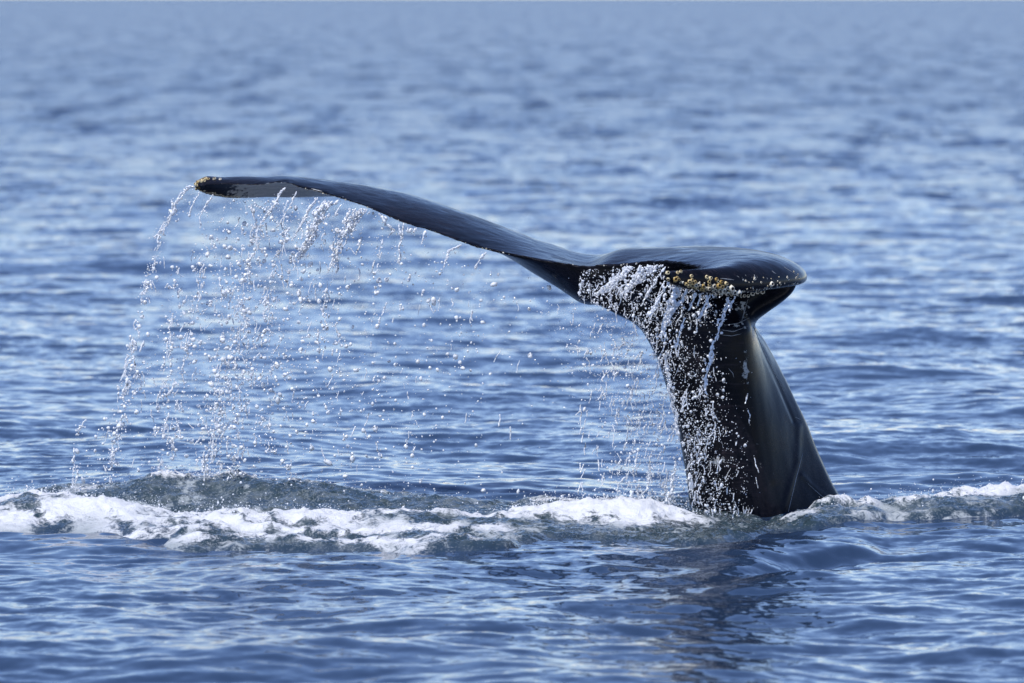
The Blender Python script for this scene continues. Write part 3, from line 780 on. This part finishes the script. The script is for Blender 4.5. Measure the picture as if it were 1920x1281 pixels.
def cloud(n, region, size, Y, ysd=.12):
    """n drops whose picture density follows region(px, py) -> weight"""
    C = []; R = []
    while len(C) < n:
        k = 20000
        px = rng.uniform(60, 1460, k); py = rng.uniform(350, 985, k)
        wgt = region(px, py); keep = rng.random(k) < wgt
        px, py = px[keep][:n - len(C)], py[keep][:n - len(C)]
        if not len(px): continue
        yy = (Y(px, py) if callable(Y) else Y) + rng.normal(size=len(px)) * ysd
        C += list(P(px, py, yy)); R += list(size(px, py))
    return np.array(C), np.array(R)
def te_y(px): return np.interp(px, LF[:, 0], LF[:, 1])
def regA(px, py):   # shower under the far fluke
    top = te_y(np.clip(px + 30 - (py - 350) * .1, 366, 1100)) + 12
    below = sst(0, 40, py - top)
    cl = .35 + .65 * sst(-.15, .45, fbm(px / 22, py / 38, 3))
    main = np.exp(-((px - (470 - .10 * (py - 500))) / 135) ** 2) + .33 * np.exp(-((px - 700) / 230) ** 2) + .9 * np.exp(-((px - (425 - .03 * (py - 600))) / 26) ** 2) * (py > 480)
    main += .75 * np.exp(-((px - (345 - .38 * (py - 420))) / 42) ** 2)
    main += .8 * np.exp(-((px - np.interp(py, [400, 600, 730, 900], [478, 458, 418, 382])) / 22) ** 2) * (py > 420)
    main += .8 * np.exp(-((px - np.interp(py, [400, 520, 640, 740, 900], [318, 280, 248, 236, 200])) / 14) ** 2)
    left = sst(60, 110, px - (330 - .55 * (py - 400)))
    return np.clip(main * cl * below * left, 0, 1) * (py < 925) * (1 - .45 * sst(760, 900, py)) * (px < 1120)
def szA(px, py):
    r = .5 + rng.exponential(.6, len(px)); r = np.where(rng.random(len(px)) < .05, r + rng.uniform(.8, 2.6, len(px)), r)
    return np.minimum(r, 4.2) / 400
def filaments(n, region, Y, lmax, seedlen=8):
    P0, _ = cloud(n, region, lambda a, b: np.ones(len(a)), Y, .1)
    C = []; R = []
    for p in P0:
        ln = rng.uniform(5, lmax) / 400; d = np.array([rng.normal() * .28 - .1, 0, -1.0]); d /= np.linalg.norm(d)
        ph = rng.uniform(0, 99); s = 0; fat = rng.uniform(.55, 1.25)
        while s < ln:
            rr = fat * (.7 + .9 * abs(vnoise(np.array(s * 90 + ph), np.array(ph)))) / 400
            w_ = 1.6 / 400 * vnoise(np.array(s * 45 + ph), np.array(ph + 5.))
            C.append(p + d * s + np.array([w_ * 1.5, 0, 0])); R.append(rr); s += rr * 1.15
    return np.array(C), np.array(R)
def columns(px, py):   # the paths along which the falling water bunches into strings
    g = 0
    for ys, xs, wd in [([360, 400, 520, 640, 740, 900], [345, 318, 280, 248, 236, 206], 9), ([380, 600, 730, 900], [486, 458, 418, 384], 13), ([500, 700, 900], [330, 312, 300], 10),
                       ([400, 560, 760, 900], [545, 500, 455, 432], 10), ([430, 560, 640], [640, 612, 600], 8), ([440, 540], [712, 706], 8), ([480, 640, 860], [378, 352, 320], 9), ([800, 900], [150, 142], 6)]:
        g = g + np.exp(-((px - np.interp(py, ys, xs)) / wd) ** 2) * (py > ys[0]) * (py < ys[-1])
    return np.clip(g * sst(-.5, .1, fbm(px / 30, py / 26 + 60, 2)), 0, 1)
CB, RB = filaments(300, columns, lambda px, py: np.interp(px, [360, 1100], [.52, -.12]), 22); RB = RB * 1.15
CD, RD = cloud(1100, columns, lambda px, py: np.minimum(.7 + rng.exponential(.7, len(px)), 3.6) / 400, lambda px, py: np.interp(px, [360, 1100], [.52, -.12]), .06)
LOOSE_C.extend(CB); LOOSE_R.extend(RB); LOOSE_C.extend(CD); LOOSE_R.extend(RD)
CA, RA = filaments(250, regA, lambda px, py: np.interp(px, [360, 1100], [.52, -.12]), 26)
C, R = cloud(4600, regA, szA, lambda px, py: np.interp(px, [360, 1100], [.52, -.12]), .10)
C = np.concatenate([C, LOOSE_C, CA]); R = np.concatenate([R, LOOSE_R, RA])
R = R * 1.14
o = blobs('water_droplets', C, R); tag(o, 'wide shower of water droplets falling below the far fluke', 'droplets', kind='stuff')
def stock_left(py): return np.interp(py, [500, 565, 605, 640, 680, 730, 790, 850, 910, 975], [985, 1095, 1190, 1216, 1235, 1251, 1267, 1280, 1290, 1297])
def regB(px, py):   # fine spray left of the stock
    d = stock_left(py) - px
    cl = .3 + .7 * sst(-.2, .4, fbm(px / 16, py / 30 + 40, 3))
    return np.clip(np.exp(-((d - 55) / 75) ** 2) * (d > 0) * cl * sst(545, 640, py), 0, 1) * (py < 970)
C, R = cloud(3800, regB, lambda px, py: np.minimum(.38 + rng.exponential(.33, len(px)) + (rng.random(len(px)) < .05) * rng.uniform(.6, 2, len(px)), 3.4) / 400, -.15, .15)
def colB(px, py):
    g = 0
    for x0 in (1092, 1128, 1150, 1178, 1196, 1222, 1248): g = g + np.exp(-((px - x0 + (py - 800) * .03 - 5 * np.sin(py / 40 + x0)) / 4) ** 2)
    return np.clip(g, 0, 1) * (py > 640 + (1250 - x0) * .3) * (py < 965) * (px < stock_left(py) - 3)
CE, RE = filaments(130, colB, -.15, 22); CA, RA = filaments(110, regB, -.15, 24); CA = np.concatenate([CA, CE]); RA = np.concatenate([RA, RE * 1.15]); C = np.concatenate([C, CA]); R = np.concatenate([R, RA])
o = blobs('water_droplets', C, R, mat=M_DROP); tag(o, 'fine droplets falling beside the left outline of the tail stock', 'droplets', kind='stuff')
def regC(px, py):   # drops in front of the dark stock
    d = px - stock_left(py)
    cl = .3 + .7 * sst(-.25, .35, fbm(px / 12, py / 18 + 80, 3))
    dens = np.exp(-(np.clip(d - 25, 0, 999) / 62) ** 2) * (d > 2)
    dens = np.where(py < 610, np.where((px > 1085) & (px < 1345) & (py > 505 + np.clip(px - 1240, 0, 99) * .45) & (d > 2), .85, 0), dens)
    return np.clip(dens * cl, 0, 1) * (px < 1425) * (py < 972)
C, R = cloud(4600, regC, lambda px, py: np.minimum(.40 + rng.exponential(.32, len(px)) + (rng.random(len(px)) < .04) * rng.uniform(.5, 2.2, len(px)), 3.3) / 400,
             lambda px, py: np.where(py < 560, -.5, -.5), .12)
CA, RA = filaments(170, regC, -.5, 30); C = np.concatenate([C, CA]); R = np.concatenate([R, RA])
o = blobs('water_droplets', C, R, mat=M_SPRAY); tag(o, 'dense sprinkle of bright droplets in front of the dark tail stock', 'droplets', kind='stuff')

# splashes thrown up from the foam
k = np.where((FC > .45))[0]; wg = (np.clip(FF[k], .06, 1.2) ** 1.2) * (FV[k, 1] > -.7) * (np.abs(FV[k, 0]) < 2.7); pick = rng.choice(k, 5500, p=wg / wg.sum())
C = FV[pick] + np.stack([rng.normal(size=5500) * .02, rng.normal(size=5500) * .03, np.abs(rng.exponential(.018, 5500))], -1)
R = np.minimum(.35 + rng.exponential(.35, 5500), 2.6) / 400
o = blobs('splash_droplets', C, R, mat=M_SPRAY); tag(o, 'tiny splashes leaping from the foam and churned water', 'splashes', kind='stuff')
# mist of spray over the white crest behind the foam
n_ = 900; px = rng.normal(365, 52, n_); up = rng.exponential(11, n_)
C = P(px, 912 - up * np.exp(-((px - 365) / 75) ** 2) + rng.normal(size=n_) * 4, .75 + rng.normal(size=n_) * .15); R = np.minimum(.35 + rng.exponential(.32, n_), 1.9) / 400
o = blobs('splash_droplets', C, R, mat=M_SPRAY); tag(o, 'fine mist of spray flying off the white crest at the back of the foam', 'splashes', kind='stuff')
def crown(px, py, hpx, Y, lab):
    C = []; R = []; D = []
    for i in range(9):
        a = rng.normal() * .5; hh = hpx * rng.uniform(.4, 1); x0 = px + rng.normal() * 8
        for s in np.arange(0, hh, 1.4):
            C.append(P(x0 + a * s + 1.2 * vnoise(np.array(s * .2), np.array(i * 3.1)), py - s, Y)); R.append((1.5 - s / hh * .9) / 400); D.append([a, 0, 1])
    o = blobs('water_splash', np.array(C), np.array(R), np.array(D), np.full(len(C), 1.4)); c = np.array(C).mean(0)
    o.data.transform(Matrix.Translation(Vector(-c))); o.location = c
    tag(o, lab, 'splash', 'small splashes beside the foam')
crown(1722, 962, 26, .2, 'small forked splash standing left of the thick right-hand foam ridge')
crown(1645, 962, 14, .2, 'tiny low splash between the stock and the right-hand foam ridge')
crown(1572, 968, 16, .15, 'low splash curling round the right foot of the tail stock')
crown(1392, 975, 26, -.3, 'fan-shaped splash at the foot of the dark stock')
